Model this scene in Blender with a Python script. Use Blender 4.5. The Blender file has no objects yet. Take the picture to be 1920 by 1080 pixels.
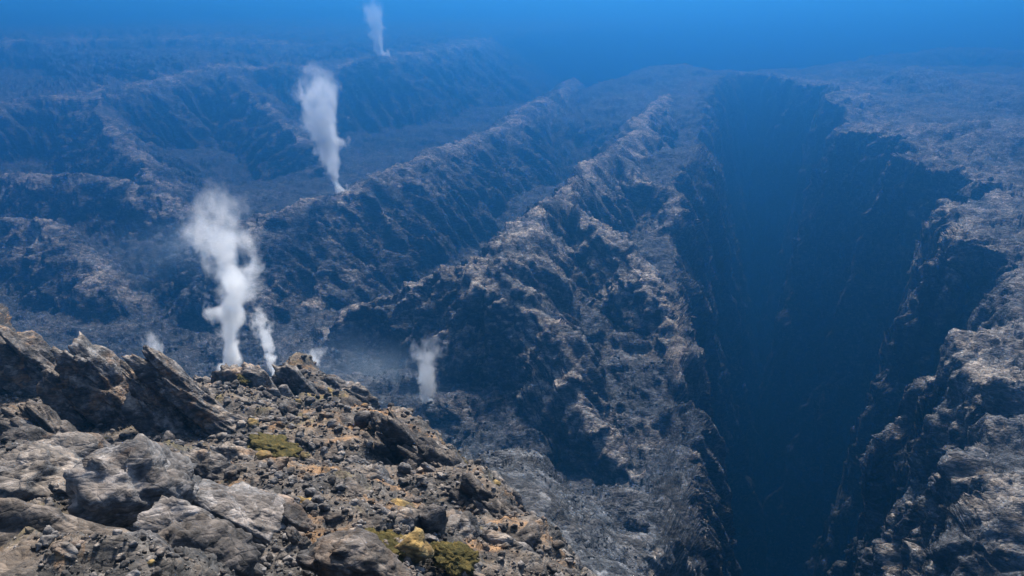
import bpy, math, random
import numpy as np
from concurrent.futures import ThreadPoolExecutor
from mathutils import Vector

Q = 0.92                     # terrain sampling quality
random.seed(7)
RNG = np.random.default_rng(11)
R = math.radians

# ------------------------------------------------------------------ camera, sky, sun, exposure
scene = bpy.context.scene
COL = scene.collection
PITCH, FPX = R(21.0), 1507.0          # downward pitch, focal length in pixels of a 1920 px wide frame
cam_data = bpy.data.cameras.new("camera")
cam = bpy.data.objects.new("camera", cam_data)
COL.objects.link(cam)
cam.location = (0, 0, 0)
cam.rotation_euler = (math.pi / 2 - PITCH, 0, 0)
cam_data.sensor_width = 36.0
cam_data.lens = 36.0 * FPX / 1920.0
cam_data.clip_start = 0.2
cam_data.clip_end = 30000
scene.camera = cam

SUN_AZ, SUN_EL = R(8.0), R(43.0)     # azimuth measured from +Y (view direction) towards +X
world = bpy.data.worlds.new("World")
scene.world = world
world.use_nodes = True
wn = world.node_tree
sky = wn.nodes.new("ShaderNodeTexSky")
sky.sky_type = 'NISHITA'
sky.sun_disc = False
sky.sun_elevation = SUN_EL
sky.sun_rotation = SUN_AZ
wn.links.new(sky.outputs[0], wn.nodes["Background"].inputs[0])
wn.nodes["Background"].inputs[1].default_value = 0.13

sun_data = bpy.data.lights.new("sun", 'SUN')
sun_data.energy = 5.0
sun_data.angle = R(12.0)
sun_data.color = (1.0, 0.92, 0.81)
sun = bpy.data.objects.new("sun", sun_data)
COL.objects.link(sun)
sdir = Vector((math.sin(SUN_AZ) * math.cos(SUN_EL), math.cos(SUN_AZ) * math.cos(SUN_EL), math.sin(SUN_EL)))
sun.rotation_euler = sdir.to_track_quat('Z', 'Y').to_euler()
sun.location = sdir * 300

scene.view_settings.view_transform = 'Standard'
scene.view_settings.look = 'None'
scene.view_settings.gamma = 1.0
scene.view_settings.exposure = 1.08
scene.render.engine = 'CYCLES'
cy = scene.cycles
cy.use_denoising = True
cy.max_bounces = 5
cy.diffuse_bounces = 2
cy.volume_bounces = 3
cy.volume_step_rate = 1.0
cy.volume_max_steps = 256

HAZE_DENSITY = 0.0024
HAZE_COLOR = (0.042, 0.265, 0.565)
HAZE_ABSORB = (0.0, 0.0, 0.0)
HAZE_G = 0.885

# ------------------------------------------------------------------ noise
_perm = RNG.permutation(256).astype(np.int32)
_perm = np.concatenate([_perm, _perm, _perm])
_g = RNG.normal(size=(256, 3)); _g /= np.linalg.norm(_g, axis=1, keepdims=True)
_gx, _gy, _gz = [(_g[:, i] * 1.6).astype(np.float32) for i in range(3)]
POOL = ThreadPoolExecutor(4)

def _perlin(x, y, z):
    x = x.astype(np.float32); y = y.astype(np.float32); z = z.astype(np.float32)
    xf, yf, zf = np.floor(x), np.floor(y), np.floor(z)
    xi = xf.astype(np.int32) & 255; yi = yf.astype(np.int32) & 255; zi = zf.astype(np.int32) & 255
    x = x - xf; y = y - yf; z = z - zf
    u = x*x*x*(x*(x*6-15)+10); v = y*y*y*(y*(y*6-15)+10); w = z*z*z*(z*(z*6-15)+10)
    a, b = _perm[xi], _perm[xi+1]
    def corner(pa, dx, dy, dz, dyi, dzi):
        h = _perm[_perm[pa + yi + dyi] + zi + dzi]
        return _gx[h]*dx + _gy[h]*dy + _gz[h]*dz
    def face(dz, dzi):
        n00 = corner(a, x, y, dz, 0, dzi); n10 = corner(b, x-1, y, dz, 0, dzi)
        n01 = corner(a, x, y-1, dz, 1, dzi); n11 = corner(b, x-1, y-1, dz, 1, dzi)
        e = n00 + u*(n10-n00); f = n01 + u*(n11-n01)
        return e + v*(f-e)
    f0 = face(z, 0); f1 = face(z-1, 1)
    return f0 + w*(f1-f0)

def _cells(x, y, z):
    """nearest jittered cell: value of that cell's random tilted facet plus a random step"""
    x = x.astype(np.float32); y = y.astype(np.float32); z = z.astype(np.float32)
    xf, yf, zf = np.floor(x), np.floor(y), np.floor(z)
    best = np.full(x.shape, 9e9, np.float32); val = np.zeros(x.shape, np.float32)
    sec = np.full(x.shape, 9e9, np.float32)
    for i in (-1, 0, 1):
        xi = (xf.astype(np.int32) + i) & 255; pa = _perm[xi]
        for j in (-1, 0, 1):
            pb = _perm[pa + ((yf.astype(np.int32) + j) & 255)]
            for k in (-1, 0, 1):
                h = _perm[pb + ((zf.astype(np.int32) + k) & 255)]
                dx = x - (xf+i+.5+_gx[h]*.27); dy = y - (yf+j+.5+_gy[h]*.27); dz = z - (zf+k+.5+_gz[h]*.27)
                d = dx*dx + dy*dy + dz*dz
                h2 = _perm[h+91]
                m = d < best
                sec = np.where(m, best, np.minimum(sec, d))
                best = np.where(m, d, best)
                val = np.where(m, dx*_gx[h2]+dy*_gy[h2]+dz*_gz[h2] + _gy[_perm[h+17]]*.35, val)
    edge = np.sqrt(sec) - np.sqrt(best)
    k = np.clip(edge/.09, 0, 1)
    return val*k*k*(3-2*k) - 0.30*np.clip(1 - edge/.16, 0, 1)

def par(fn, *arrs):
    n = arrs[0].size
    if n == 0: return np.zeros(0, np.float32)
    step = 40000
    jobs = [POOL.submit(fn, *[a[i:i+step] for a in arrs]) for i in range(0, n, step)]
    return np.concatenate([j.result() for j in jobs])

def noise(x, y, z, off=0.0):
    sh = np.shape(x)
    x, y, z = [np.ascontiguousarray(np.broadcast_to(a, sh), dtype=np.float32).ravel() for a in (x, y, z)]
    return par(_perlin, x + off*17.3, y + off*31.7, z + off*7.9).reshape(sh)

def cells(x, y, z, off=0.0):
    sh = np.shape(x)
    x, y, z = [np.ascontiguousarray(np.broadcast_to(a, sh), dtype=np.float32).ravel() for a in (x, y, z)]
    return par(_cells, x + off*17.3, y + off*31.7, z + off*7.9).reshape(sh)

def sstep(a, b, x):
    t = np.clip((x-a)/(b-a), 0, 1); return t*t*(3-2*t)

# ------------------------------------------------------------------ survey points -> world
cP, sP = math.cos(PITCH), math.sin(PITCH)
def at(px, py, d):
    u, v = (px-960)/FPX, (540-py)/FPX
    return (d*u, d*(cP + v*sP), d*(-sP + v*cP))

def pts(lst): return np.array([at(*p) for p in lst])

def polyline_dist(x, y, P, caps=False):
    """distance, signed side (+ = right of travel), crest z and arc position for the nearest point of a 3D polyline"""
    best = np.full(x.shape, 1e12); side = np.zeros(x.shape); zc = np.zeros(x.shape); s = np.zeros(x.shape)
    acc = 0.0; cap = np.zeros(x.shape)
    for a, b in zip(P[:-1], P[1:]):
        ex, ey = b[0]-a[0], b[1]-a[1]; L2 = ex*ex+ey*ey; L = math.sqrt(L2)
        t = np.clip(((x-a[0])*ex + (y-a[1])*ey)/L2, 0, 1)
        dx, dy = x-(a[0]+t*ex), y-(a[1]+t*ey)
        d = dx*dx+dy*dy
        m = d < best
        best = np.where(m, d, best)
        side = np.where(m, np.sign(dx*ey - dy*ex), side)
        zc = np.where(m, a[2]+t*(b[2]-a[2]), zc)
        s = np.where(m, acc+t*L, s)
        if caps:
            tu = ((x-a[0])*ex + (y-a[1])*ey)/L
            ov = np.zeros(x.shape)
            if a is P[0] or np.all(a == P[0]): ov = np.maximum(ov, -tu)
            if np.all(b == P[-1]): ov = np.maximum(ov, tu-L)
            cap = np.where(m, ov, cap)
        acc += L
    if caps: return np.sqrt(best), side, zc, s, cap
    return np.sqrt(best), side, zc, s

def idw(x, y, P, p=3.0, eps=4.0):
    num = np.zeros(x.shape); den = np.zeros(x.shape)
    for a in P:
        w = 1.0/((x-a[0])**2+(y-a[1])**2+eps*eps)**(p/2)
        num += w*a[2]; den += w
    return num/den

def inside_poly(x, y, P):
    c = np.zeros(x.shape, bool)
    n = len(P)
    for i in range(n):
        x1, y1 = P[i][:2]; x2, y2 = P[(i+1) % n][:2]
        if y1 == y2: continue
        c ^= ((y1 > y) != (y2 > y)) & (x < (x2-x1)*(y-y1)/(y2-y1)+x1)
    return c

# ------------------------------------------------------------------ landforms
GROUND = pts([(700,700,260),(760,740,244),(640,680,272),(830,800,222),(930,830,220),(1100,900,208),(1350,1060,158),(1000,1060,150),(600,630,300),(540,630,312),
    (700,560,376),(880,470,448),(980,350,600),(300,560,372),(100,560,370),(200,640,318),(450,600,345),(500,330,585),
    (700,300,640),(200,330,555),(900,230,780),(1020,200,980),(-200,560,340),(-300,400,420),(60,450,420),(350,450,400),
    (1880,450,260),(1900,600,180),(1900,750,140),(1900,950,100),(1720,1050,104),(1770,300,400),(1620,180,640),(1700,130,800),
    (1900,250,420),(1900,150,620),(1450,178,690),(1300,130,860),(2300,500,260),(2300,800,140),(1250,180,690),(1330,300,440)]
    ).tolist() + [(-1500,1800,-75),(0,1250,-190),(150,1150,-190),(0,1700,-230),(200,1700,-230),(100,2600,-220),(300,2600,-200),(1500,1800,-75),(-3500,3500,-70),(0,4500,-70),(3500,3500,-70),(-2500,0,-90),
    (2500,0,-75),(0,-2500,-80),(-400,100,-95),(-300,-300,-60),(300,-300,-55),(200,0,-55)]

FORE = pts([(0,1080,9.5),(250,930,15.5),(600,1010,16.5),(900,1070,18),(140,850,36.5),(280,885,34),(200,885,25),(400,815,40),(560,735,57),(650,822,48),
    (800,918,36),(900,1008,28),(1000,1095,22),(0,760,46),(60,870,27),(560,860,34),(700,952,28),(450,930,20),
    (-300,900,20),(-300,640,60)]).tolist() + [(0,0,-3.3),(0,-30,-3.5),(-40,0,0),(-40,-40,2),(5,8,-13),(8,6,-16),(14,0,-20),(30,-20,-30)]
FORE_EDGE = pts([(-900,520,80),(-200,590,72),(0,740,52),(150,830,42),(300,830,42),(380,775,48),(450,740,54),(560,718,61),(650,805,50),
    (800,905,38),(900,998,29.5),(1000,1080,23),(1080,1240,16)]).tolist() + [(3,5,-6),(5,-30,-12)]

RIDGES = {   # name: crest, slope left of travel, slope right of travel, crest half width
 'central_ridge': [
   (pts([(1262,165,760),(1250,180,680),(1200,240,520),(1150,290,430),(1050,370,340),(980,425,295),(950,478,262)]), 0.85, 0.85, 5),
   (pts([(955,465,268),(850,505,270),(720,560,284),(600,632,296)]), 0.85, 0.95, 3),
   (pts([(950,482,261),(1000,600,240),(1100,760,217),(1250,930,194)]), 0.8, 1.0, 2),
   (pts([(930,490,259),(900,580,250),(895,640,246)]), 1.1, 1.0, 1.5),
   (pts([(1060,380,333),(1170,480,290),(1260,640,252),(1330,800,222)]), 0.75, 1.0, 2),
   (pts([(1160,290,430),(1260,360,385),(1320,480,330)]), 0.8, 1.0, 2)],
 'middle_ridge': [
   (pts([(1080,150,980),(1040,175,800),(940,240,600),(800,290,480),(680,350,418),(640,372,398),(520,400,372),(470,460,345)]), 0.75, 0.62, 6),
   (pts([(700,345,425),(620,470,372),(600,560,340)]), 0.7, 0.7, 3),
   (pts([(560,390,380),(500,500,346),(490,590,318)]), 0.7, 0.8, 3)],
 'far_escarpment': [
   (pts([(-500,260,520),(-150,225,560),(30,192,610),(150,180,625),(280,158,660),(420,125,720),(560,128,750),(740,112,800),(880,82,950),(930,70,1300),(950,62,2400)]), 0.02, 0.62, 6),
   (pts([(-400,90,800),(-100,82,850),(150,76,900),(300,70,930),(450,76,920),(560,92,880)]), 0.02, 0.5, 8),
   (pts([(160,185,620),(240,270,540),(300,340,480)]), 0.6, 0.6, 3),
   (pts([(430,130,710),(520,220,640),(600,290,590)]), 0.6, 0.6, 3),
   (pts([(20,330,480),(200,338,452),(300,368,432),(380,430,398),(420,490,364)]), 0.5, 0.6, 4),
   (pts([(-100,410,420),(60,420,410),(140,470,380),(200,540,350)]), 0.5, 0.7, 4)],
 'eastern_plateau': [
   (pts([(1590,178,670),(1650,150,700),(1720,128,690),(1800,150,620),(1930,185,540)]), 0.35, 0.45, 5),
   (pts([(1700,215,520),(1790,235,470),(1930,285,400)]), 0.35, 0.5, 4),
   (pts([(1640,112,930),(1800,90,1000),(2000,100,900)]), 0.3, 0.4, 8)],
}
AB_LEFT = np.array([(3,24,0),(10,50,0),(18,78,0),(28,102,0),(36,126,0),(45,160,0),(50,200,0),(56,232,0),(56,262,0),(66,325,0),(92,425,0),(122,520,0),(150,640,0),(178,730,0),(214,820,0),(248,930,0)], float)
AB_RIGHT = np.array([(248,930,0),(262,840,0),(258,760,0),(270,700,0),(256,650,0),(236,600,0),(236,560,0),(196,480,0),(214,440,0),(208,408,0),(190,398,0),(206,362,0),(204,330,0),(178,312,0),
    (158,274,0),(142,250,0),(150,226,0),(124,190,0),(104,165,0),(99,150,0),(88,132,0),(85,119,0),(73,108,0),(65,97,0),(58,83,0),(50,62,0),(38,42,0),(20,25,0),(3,24,0)], float)
AB_POLY = np.concatenate([AB_LEFT, AB_RIGHT[1:-1]])
NAMES = ['valley_floor', 'foreground_slope', 'central_ridge', 'middle_ridge', 'far_escarpment', 'eastern_plateau', 'chasm']

def landforms(x, y, want_crest=False):
    """height and index of the landform that forms the surface"""
    nb = noise(x/70, y/70, 0*x, 1); nb2 = noise(x/26, y/26, 0*x, 2)
    wx = x + 7*noise(x/38, y/38, 0*x, 3) + 2.5*noise(x/13, y/13, 0*x, 4)
    wy = y + 7*noise(x/38, y/38, 0*x, 5) + 2.5*noise(x/13, y/13, 0*x, 6)
    r = np.hypot(x, y)
    far = sstep(120, 260, r)
    g = idw(x, y, GROUND, 3.2, 12) + (3.3 + 5*sstep(450, 900, r))*nb + 1.5*nb2 + 9*sstep(450, 900, r)*noise(x/210, y/210, 0*x, 8)
    H = g; idx = np.zeros(x.shape, np.int8); crest = np.zeros(x.shape)
    idx[(x > 30 + .16*y) & (x > 60)] = 5
    for k, name in ((2, 'central_ridge'), (3, 'middle_ridge'), (4, 'far_escarpment'), (5, 'eastern_plateau')):
        for (P, sl, sr, w) in RIDGES[name]:
            d, side, zc, s, cap = polyline_dist(wx, wy, P, True)
            # gullies: ribs that run straight down the slope
            sl_ = np.where(side > 0, sr, sl); sl_ = sl_ + np.clip(cap/60, 0, 1)*np.maximum(.6-sl_, 0)
            de = np.sqrt(d*d + w*w) - w
            fall = de*sl_*(1.25 + .5*np.exp(-d/30))
            grow = np.minimum(de*.5, 12.5)
            h = zc - fall + 1.6*nb2
            q = (h + grow > H - 4)
            if q.any():
                sq, dq = s[q], d[q]
                rib = sum(g*(1 - 2.4*np.abs(noise(sq/w_, dq/(w_*7), 0*sq, 7+k+w_))) for w_, g in ((19, .42), (9, .30), (4.2, .18), (2.0, .10)))
                h[q] += grow[q]*(1.05*rib - .25)
            kk = 3.0
            m = h > H
            idx = np.where(m, k, idx).astype(np.int8)
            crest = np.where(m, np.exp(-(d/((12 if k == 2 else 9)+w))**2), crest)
            df = h - H
            H = np.maximum(h, H) + np.where(np.abs(df) < kk, (kk-np.abs(df))**2/(4*kk), 0)
    # foreground
    d, side, _, s = polyline_dist(x + .12*(wx-x), y + .12*(wy-y), FORE_EDGE)
    f = idw(x, y, FORE, 3.0, 2.0)
    beyond = ~inside_poly(x + .12*(wx-x), y + .12*(wy-y), FORE_EDGE + [(5,-80,0),(-400,-80,0)])
    f = f - np.where(beyond, .9*d + .6*np.minimum(d, 14) + np.minimum(d*.12, 5)*noise(x/11, y/11, 0*x, 31), 0) + .35*noise(x/6, y/6, 0*x, 33)
    f = np.where((r > 260), -1e4, f)
    idx = np.where(f > H, np.where(beyond & (d > 14), 0, 1), idx).astype(np.int8)
    crest = np.where(f > H, 0, crest)
    H = np.maximum(H, f)
    # chasm
    ax, ay = wx, wy
    ins = inside_poly(ax, ay, AB_POLY)
    dl, _, _, sL = polyline_dist(ax, ay, AB_LEFT)
    dr, _, _, sR = polyline_dist(ax, ay, AB_RIGHT)
    ribL = .6*np.abs(noise(x/16, y/16, 0*x, 21)) + .35*np.abs(noise(sL/9, dl/60, 0*x, 22)) + .2*np.abs(noise(sL/4, dl/40, 0*x, 25))
    ribR = .6*np.abs(noise(x/18, y/18, 0*x, 23)) + .6*np.abs(noise(sR/10, dr/90, 0*x, 24)) + .35*np.abs(noise(sR/4.5, dr/60, 0*x, 26))
    dl = np.maximum(dl - 5*ribL*np.clip(dl/6, 0, 1), 0); dr = np.maximum(dr - 6*ribR*np.clip(dr/6, 0, 1), 0)
    kl = sstep(220, 360, y)
    dropL = (6.0-4.3*kl)*dl + (1.0+1.6*kl)*np.maximum(dl-9, 0)
    dropR = 8.0*dr
    drop = np.where(ins, np.minimum(dropL, dropR), 0)
    Hc = np.maximum(H - drop, -430 + 6*nb)
    idx = np.where(ins & (drop > 1.0), 6, idx).astype(np.int8)
    H = np.where(ins, Hc, H)
    pl = (idx == 5); crest = np.where(pl, .5*np.exp(-(dr/30)**2) + .15*np.exp(-(dr/160)**2), crest); crest = np.where((idx == 0) & (r > 185) & (r < 450), .3*sstep(-.1, .5, nb2 + .6*nb), crest); crest = np.where(idx == 6, np.exp(-(np.minimum(dl*1.5, dr)/5)**2)*.8, crest)  # how much sunlit tint is painted on rims and valley floor
    if want_crest: return H, idx, crest
    return H, idx

# ------------------------------------------------------------------ terrain mesh: columns fan out from the viewpoint, rows spaced by relief
def terrain():
    ncol = int(1060*Q); nrow = int(1020*Q)
    core = np.arctan(np.linspace(-.74, .74, ncol))
    e = core[-1]
    side = e + (math.pi-e)*np.linspace(0, 1, 70)[1:]**1.6
    az = np.concatenate([-side[::-1], core, side[:-1]])
    # coarse profile per coarse column
    nc, nr = 260, 1400
    azc = np.interp(np.linspace(0, len(az)-1, nc), np.arange(len(az)), az)
    rr = np.exp(np.linspace(math.log(2.0), math.log(6000), nr))
    A, RR = np.meshgrid(azc, rr, indexing='ij')
    H, _ = landforms(np.sin(A)*RR, np.cos(A)*RR)
    dz = np.abs(np.diff(H, axis=1)); dr = np.diff(RR, axis=1); mid = .5*(RR[:, 1:]+RR[:, :-1])
    # apparent size of each step plus a floor that follows distance
    ang = np.arctan2(-H, RR)
    vis = np.maximum.accumulate(-ang, axis=1)
    seen = (-ang[:, 1:] > vis[:, :-1] - .02).astype(float)
    seen_s = seen.copy()
    wgt = (np.abs(np.diff(ang, axis=1))*1.0 + .22*np.hypot(dz, dr)/mid)*(.07+.93*seen_s)*(1-.93*sstep(.84, 1.05, ang[:, 1:])) + .04*dr/mid
    wgt /= 1 + np.maximum(0, mid-1200)/500
    k = np.ones(9)/9
    wgt = np.apply_along_axis(lambda v: np.convolve(np.pad(v, 4, mode='edge'), k, 'valid'), 0, wgt)
    k = np.ones(7)/7
    wgt = np.apply_along_axis(lambda v: np.convolve(np.pad(v, 3, mode='edge'), k, 'valid'), 1, wgt)
    cum = np.concatenate([np.zeros((nc, 1)), np.cumsum(wgt, 1)], 1); cum /= cum[:, -1:]
    tgt = np.linspace(0, 1, nrow)
    lr = np.stack([np.interp(tgt, cum[i], np.log(rr)) for i in range(nc)])
    pos = np.interp(np.arange(len(az)), np.linspace(0, len(az)-1, nc), np.arange(nc))
    i0 = np.clip(np.floor(pos).astype(int), 0, nc-2); fr = (pos-i0)[:, None]
    lrad = lr[i0]*(1-fr) + lr[i0+1]*fr
    rad = np.exp(lrad)
    X = np.sin(az)[:, None]*rad; Y = np.cos(az)[:, None]*rad
    H, idx, crest = landforms(X, Y, True)
    P = np.stack([X, Y, H], -1)
    def normals(P):
        du = np.empty_like(P); dv = np.empty_like(P)
        du[1:-1] = P[2:]-P[:-2]; du[0] = P[1]-P[-1]; du[-1] = P[0]-P[-2]
        dv[:, 1:-1] = P[:, 2:]-P[:, :-2]; dv[:, 0] = P[:, 1]-P[:, 0]; dv[:, -1] = P[:, -1]-P[:, -2]
        n = np.cross(du, dv); n /= np.linalg.norm(n, axis=-1, keepdims=True)+1e-9
        n[n[..., 2] < 0] *= -1
        return n
    N = normals(P)
    for _ in range(3):
        N[:, 2:-2] = (N[:, :-4] + N[:, 1:-3] + N[:, 2:-2] + N[:, 3:-1] + N[:, 4:])/5
        N[2:-2] = (N[:-4] + N[1:-3] + N[2:-2] + N[3:-1] + N[4:])/5
    N /= np.linalg.norm(N, axis=-1, keepdims=True)
    step = np.linalg.norm(np.diff(P, axis=1), axis=-1); step = np.concatenate([step, step[:, -1:]], 1)
    cell = np.maximum(rad*(2*.74/ncol), .55*step)   # sampling distance
    steep = 1 - N[..., 2]
    # relief: facets and ridged noise, octave by octave, as far as the sampling carries it
    lam = 26.0; o = 0
    near = 1-sstep(55, 110, rad)      # 1 on the near slope, where loose rock is modelled piece by piece
    while lam > .035:
        m = (cell*2.0 < lam)
        if m.any():
            p = P[m]; n = N[m]
            st = np.where(near[m] > .5, 1.0, 2.6 if lam > 1.0 else 1.5)
            # strata dip towards the right: shear the lattice
            qx = p[:, 0]/lam + .35*p[:, 2]/lam; qy = p[:, 1]/lam; qz = p[:, 2]/(lam*st)
            fade = sstep(2.0, 3.4, lam/cell[m])*(1 - near[m]*(.95 if lam > 5 else .25))
            a = (.064+.05*steep[m])*lam*(26/lam)**.14
            v = (1 - 2.2*np.abs(noise(qx, qy, qz, 40+o)))*a
            if lam < 14:
                v = v + cells(qx*1.1, qy*1.1, qz*1.1, 60+o)*a*(1.3 - .9*near[m])
            P[m] = p + n*(v*fade)[:, None]
        lam *= .53; o += 1
    return P, idx, crest

def build_terrain(mats):
    P, idx, crest = terrain(); crest = crest.reshape(-1)
    nc, nr = P.shape[:2]
    vid = np.arange(nc*nr).reshape(nc, nr)
    a = vid[:, :-1]; b = vid[:, 1:]
    an = np.roll(a, -1, axis=0); bn = np.roll(b, -1, axis=0)
    quads = np.stack([a, b, bn, an], -1).reshape(-1, 4)
    qi = idx[:, :-1].reshape(-1)
    # clean small islands of the region index by a coarse majority vote
    verts = P.reshape(-1, 3)
    out = {}
    for k, name in enumerate(NAMES):
        q = quads[qi == k]
        if k == 1:   # close the small hole below the viewpoint
            pass
        if len(q) == 0: continue
        used, inv = np.unique(q, return_inverse=True)
        me = bpy.data.meshes.new(name)
        nv, nq = len(used), len(q)
        me.vertices.add(nv); me.vertices.foreach_set("co", verts[used].astype(np.float32).ravel())
        me.loops.add(nq*4); me.loops.foreach_set("vertex_index", inv.reshape(-1)[..., ].astype(np.int32).ravel()[:nq*4])
        me.polygons.add(nq)
        me.polygons.foreach_set("loop_start", np.arange(0, nq*4, 4, dtype=np.int32))
        me.update(calc_edges=True)
        at_ = me.attributes.new('lit_crest', 'FLOAT', 'POINT'); at_.data.foreach_set('value', crest[used].astype(np.float32))  # mask for the sunlight painted into the crest colour
        me.materials.append(mats[name])
        ob = bpy.data.objects.new(name, me); COL.objects.link(ob)
        ob["kind"] = "structure"
        out[name] = ob
    return out, P, idx

# ------------------------------------------------------------------ materials
def new_mat(name):
    m = bpy.data.materials.new(name); m.use_nodes = True
    return m, m.node_tree, m.node_tree.nodes, m.node_tree.links

def rock_material(name, dark, mid, pale, top_tint, scale=1.0, top_lo=.55, top_hi=.9, lichen=0.0, bump=.5, moss=0.0, cap=False, blocks=.35):
    m, nt, N, L = new_mat(name)
    bs = N["Principled BSDF"]; bs.inputs["Roughness"].default_value = .93
    bs.inputs["Specular IOR Level"].default_value = .25
    geo = N.new("ShaderNodeNewGeometry")
    def nz(sc, det=6, rough=.6, dist=0.0):
        t = N.new("ShaderNodeTexNoise"); t.inputs["Scale"].default_value = sc; t.inputs["Detail"].default_value = det
        t.inputs["Roughness"].default_value = rough; t.inputs["Distortion"].default_value = dist
        L.new(geo.outputs["Position"], t.inputs["Vector"]); return t
    def ramp(src, stops):
        r = N.new("ShaderNodeValToRGB")
        while len(r.color_ramp.elements) < len(stops): r.color_ramp.elements.new(.5)
        for e, (p, c) in zip(r.color_ramp.elements, stops):
            e.position = p; e.color = (*c, 1) if len(c) == 3 else c
        L.new(src, r.inputs[0]); return r
    def mix(f, a, b):
        x = N.new("ShaderNodeMix"); x.data_type = 'RGBA'
        if hasattr(f, 'links'): L.new(f, x.inputs[0])
        else: x.inputs[0].default_value = f
        L.new(a, x.inputs[6])
        if isinstance(b, tuple): x.inputs[7].default_value = (*b, 1)
        else: L.new(b, x.inputs[7])
        return x.outputs[2]
    def math_(op, a, b):
        x = N.new("ShaderNodeMath"); x.operation = op; x.use_clamp = True
        for i, v in enumerate((a, b)):
            if hasattr(v, 'links'): L.new(v, x.inputs[i])
            else: x.inputs[i].default_value = v
        return x.outputs[0]
    big = nz(.09*scale, 5, .6); med = nz(.9*scale, 8, .68, .4); fine = nz(7*scale, 6, .7)
    c = ramp(med.outputs[0], [(.34, dark), (.5, mid), (.66, pale)]).outputs[0]
    c = mix(math_('MULTIPLY', ramp(big.outputs[0], [(.38, (0,0,0)), (.66, (1,1,1))]).outputs[0], .55), c, tuple(v*.62 for v in mid))
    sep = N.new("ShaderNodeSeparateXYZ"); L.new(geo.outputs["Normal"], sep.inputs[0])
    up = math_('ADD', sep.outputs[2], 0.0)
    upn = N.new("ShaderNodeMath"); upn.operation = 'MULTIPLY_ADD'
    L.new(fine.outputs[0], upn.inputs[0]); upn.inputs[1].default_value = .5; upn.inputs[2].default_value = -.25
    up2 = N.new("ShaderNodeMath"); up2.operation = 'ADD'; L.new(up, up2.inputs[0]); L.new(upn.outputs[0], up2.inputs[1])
    f = ramp(up2.outputs[0], [(top_lo, (0,0,0)), (top_hi, (.8,.8,.8))]).outputs[0]  # upward faces paler: thin sediment plus painted light from above
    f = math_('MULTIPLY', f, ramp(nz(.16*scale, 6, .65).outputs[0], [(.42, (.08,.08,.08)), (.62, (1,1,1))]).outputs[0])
    if cap:      # sunlit tan painted along crests and rims, little on slopes and floors
        ca = N.new("ShaderNodeAttribute"); ca.attribute_name = "lit_crest"
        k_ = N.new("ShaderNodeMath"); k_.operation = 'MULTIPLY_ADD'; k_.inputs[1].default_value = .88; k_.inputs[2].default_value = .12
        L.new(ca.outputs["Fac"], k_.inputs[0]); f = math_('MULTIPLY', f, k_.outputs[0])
    c = mix(f, c, top_tint)
    if lichen:
        l1 = ramp(nz(.55, 7, .7, .6).outputs[0], [(.54, (0,0,0)), (.66, (1,1,1))]).outputs[0]
        c = mix(math_('MULTIPLY', l1, lichen), c, (.25, .135, .055))
    if moss:
        l2 = ramp(nz(.33, 7, .72, .5).outputs[0], [(.56, (0,0,0)), (.68, (1,1,1))]).outputs[0]
        l2 = math_('MULTIPLY', l2, ramp(up, [(.35, (0,0,0)), (.7, (1,1,1))]).outputs[0])
        c = mix(math_('MULTIPLY', l2, moss), c, (.13, .10, .03))
    bp = N.new("ShaderNodeBump"); bp.inputs["Strength"].default_value = bump; bp.inputs["Distance"].default_value = .35/scale
    hb = N.new("ShaderNodeMath"); hb.operation = 'MULTIPLY_ADD'
    L.new(fine.outputs[0], hb.inputs[0]); hb.inputs[1].default_value = .35; L.new(med.outputs[0], hb.inputs[2])
    vo = N.new("ShaderNodeTexVoronoi"); vo.feature = 'DISTANCE_TO_EDGE'; vo.inputs["Scale"].default_value = 1.5*scale
    wv = N.new("ShaderNodeVectorMath"); wv.operation = 'MULTIPLY_ADD'; wv.inputs[1].default_value = (.16/scale,)*3
    L.new(med.outputs["Color"], wv.inputs[0]); L.new(geo.outputs["Position"], wv.inputs[2])
    sx = N.new("ShaderNodeMapping"); sx.inputs["Rotation"].default_value = (.2, .75, .1); sx.inputs["Scale"].default_value = (.55, .9, 1.7)
    L.new(wv.outputs[0], sx.inputs[0]); L.new(sx.outputs[0], vo.inputs["Vector"])
    cr = ramp(vo.outputs["Distance"], [(0.0, (0,0,0)), (.07, (1,1,1))]).outputs[0]
    h2 = N.new("ShaderNodeMath"); h2.operation = 'MULTIPLY_ADD'; L.new(cr, h2.inputs[0]); h2.inputs[1].default_value = .08 if cap else .2; L.new(hb.outputs[0], h2.inputs[2])
    hb = h2
    for vs, amt in ((1.9, .9), (5.2, .45)):
        vb = N.new("ShaderNodeTexVoronoi"); vb.inputs["Scale"].default_value = vs*scale; L.new(sx.outputs[0], vb.inputs["Vector"])
        sc_ = N.new("ShaderNodeSeparateColor"); L.new(vb.outputs["Color"], sc_.inputs[0])
        u1 = N.new("ShaderNodeMath"); u1.operation = 'MULTIPLY_ADD'; L.new(vb.outputs["Distance"], u1.inputs[0]); u1.inputs[1].default_value = -.8*amt; L.new(hb.outputs[0], u1.inputs[2])
        u2 = N.new("ShaderNodeMath"); u2.operation = 'MULTIPLY_ADD'; L.new(sc_.outputs[0], u2.inputs[0]); u2.inputs[1].default_value = .45*amt; L.new(u1.outputs[0], u2.inputs[2])
        hb = u2
        if blocks:   # every block has its own tone
            hs = N.new("ShaderNodeHueSaturation"); L.new(c, hs.inputs["Color"])
            mr = N.new("ShaderNodeMapRange"); L.new(sc_.outputs[1], mr.inputs[0]); mr.inputs[3].default_value = 1-blocks; mr.inputs[4].default_value = 1+blocks
            L.new(mr.outputs[0], hs.inputs["Value"]); c = hs.outputs[0]
    L.new(c, bs.inputs["Base Color"])
    L.new(hb.outputs[0], bp.inputs["Height"]); L.new(bp.outputs[0], bs.inputs["Normal"])
    return m

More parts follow.
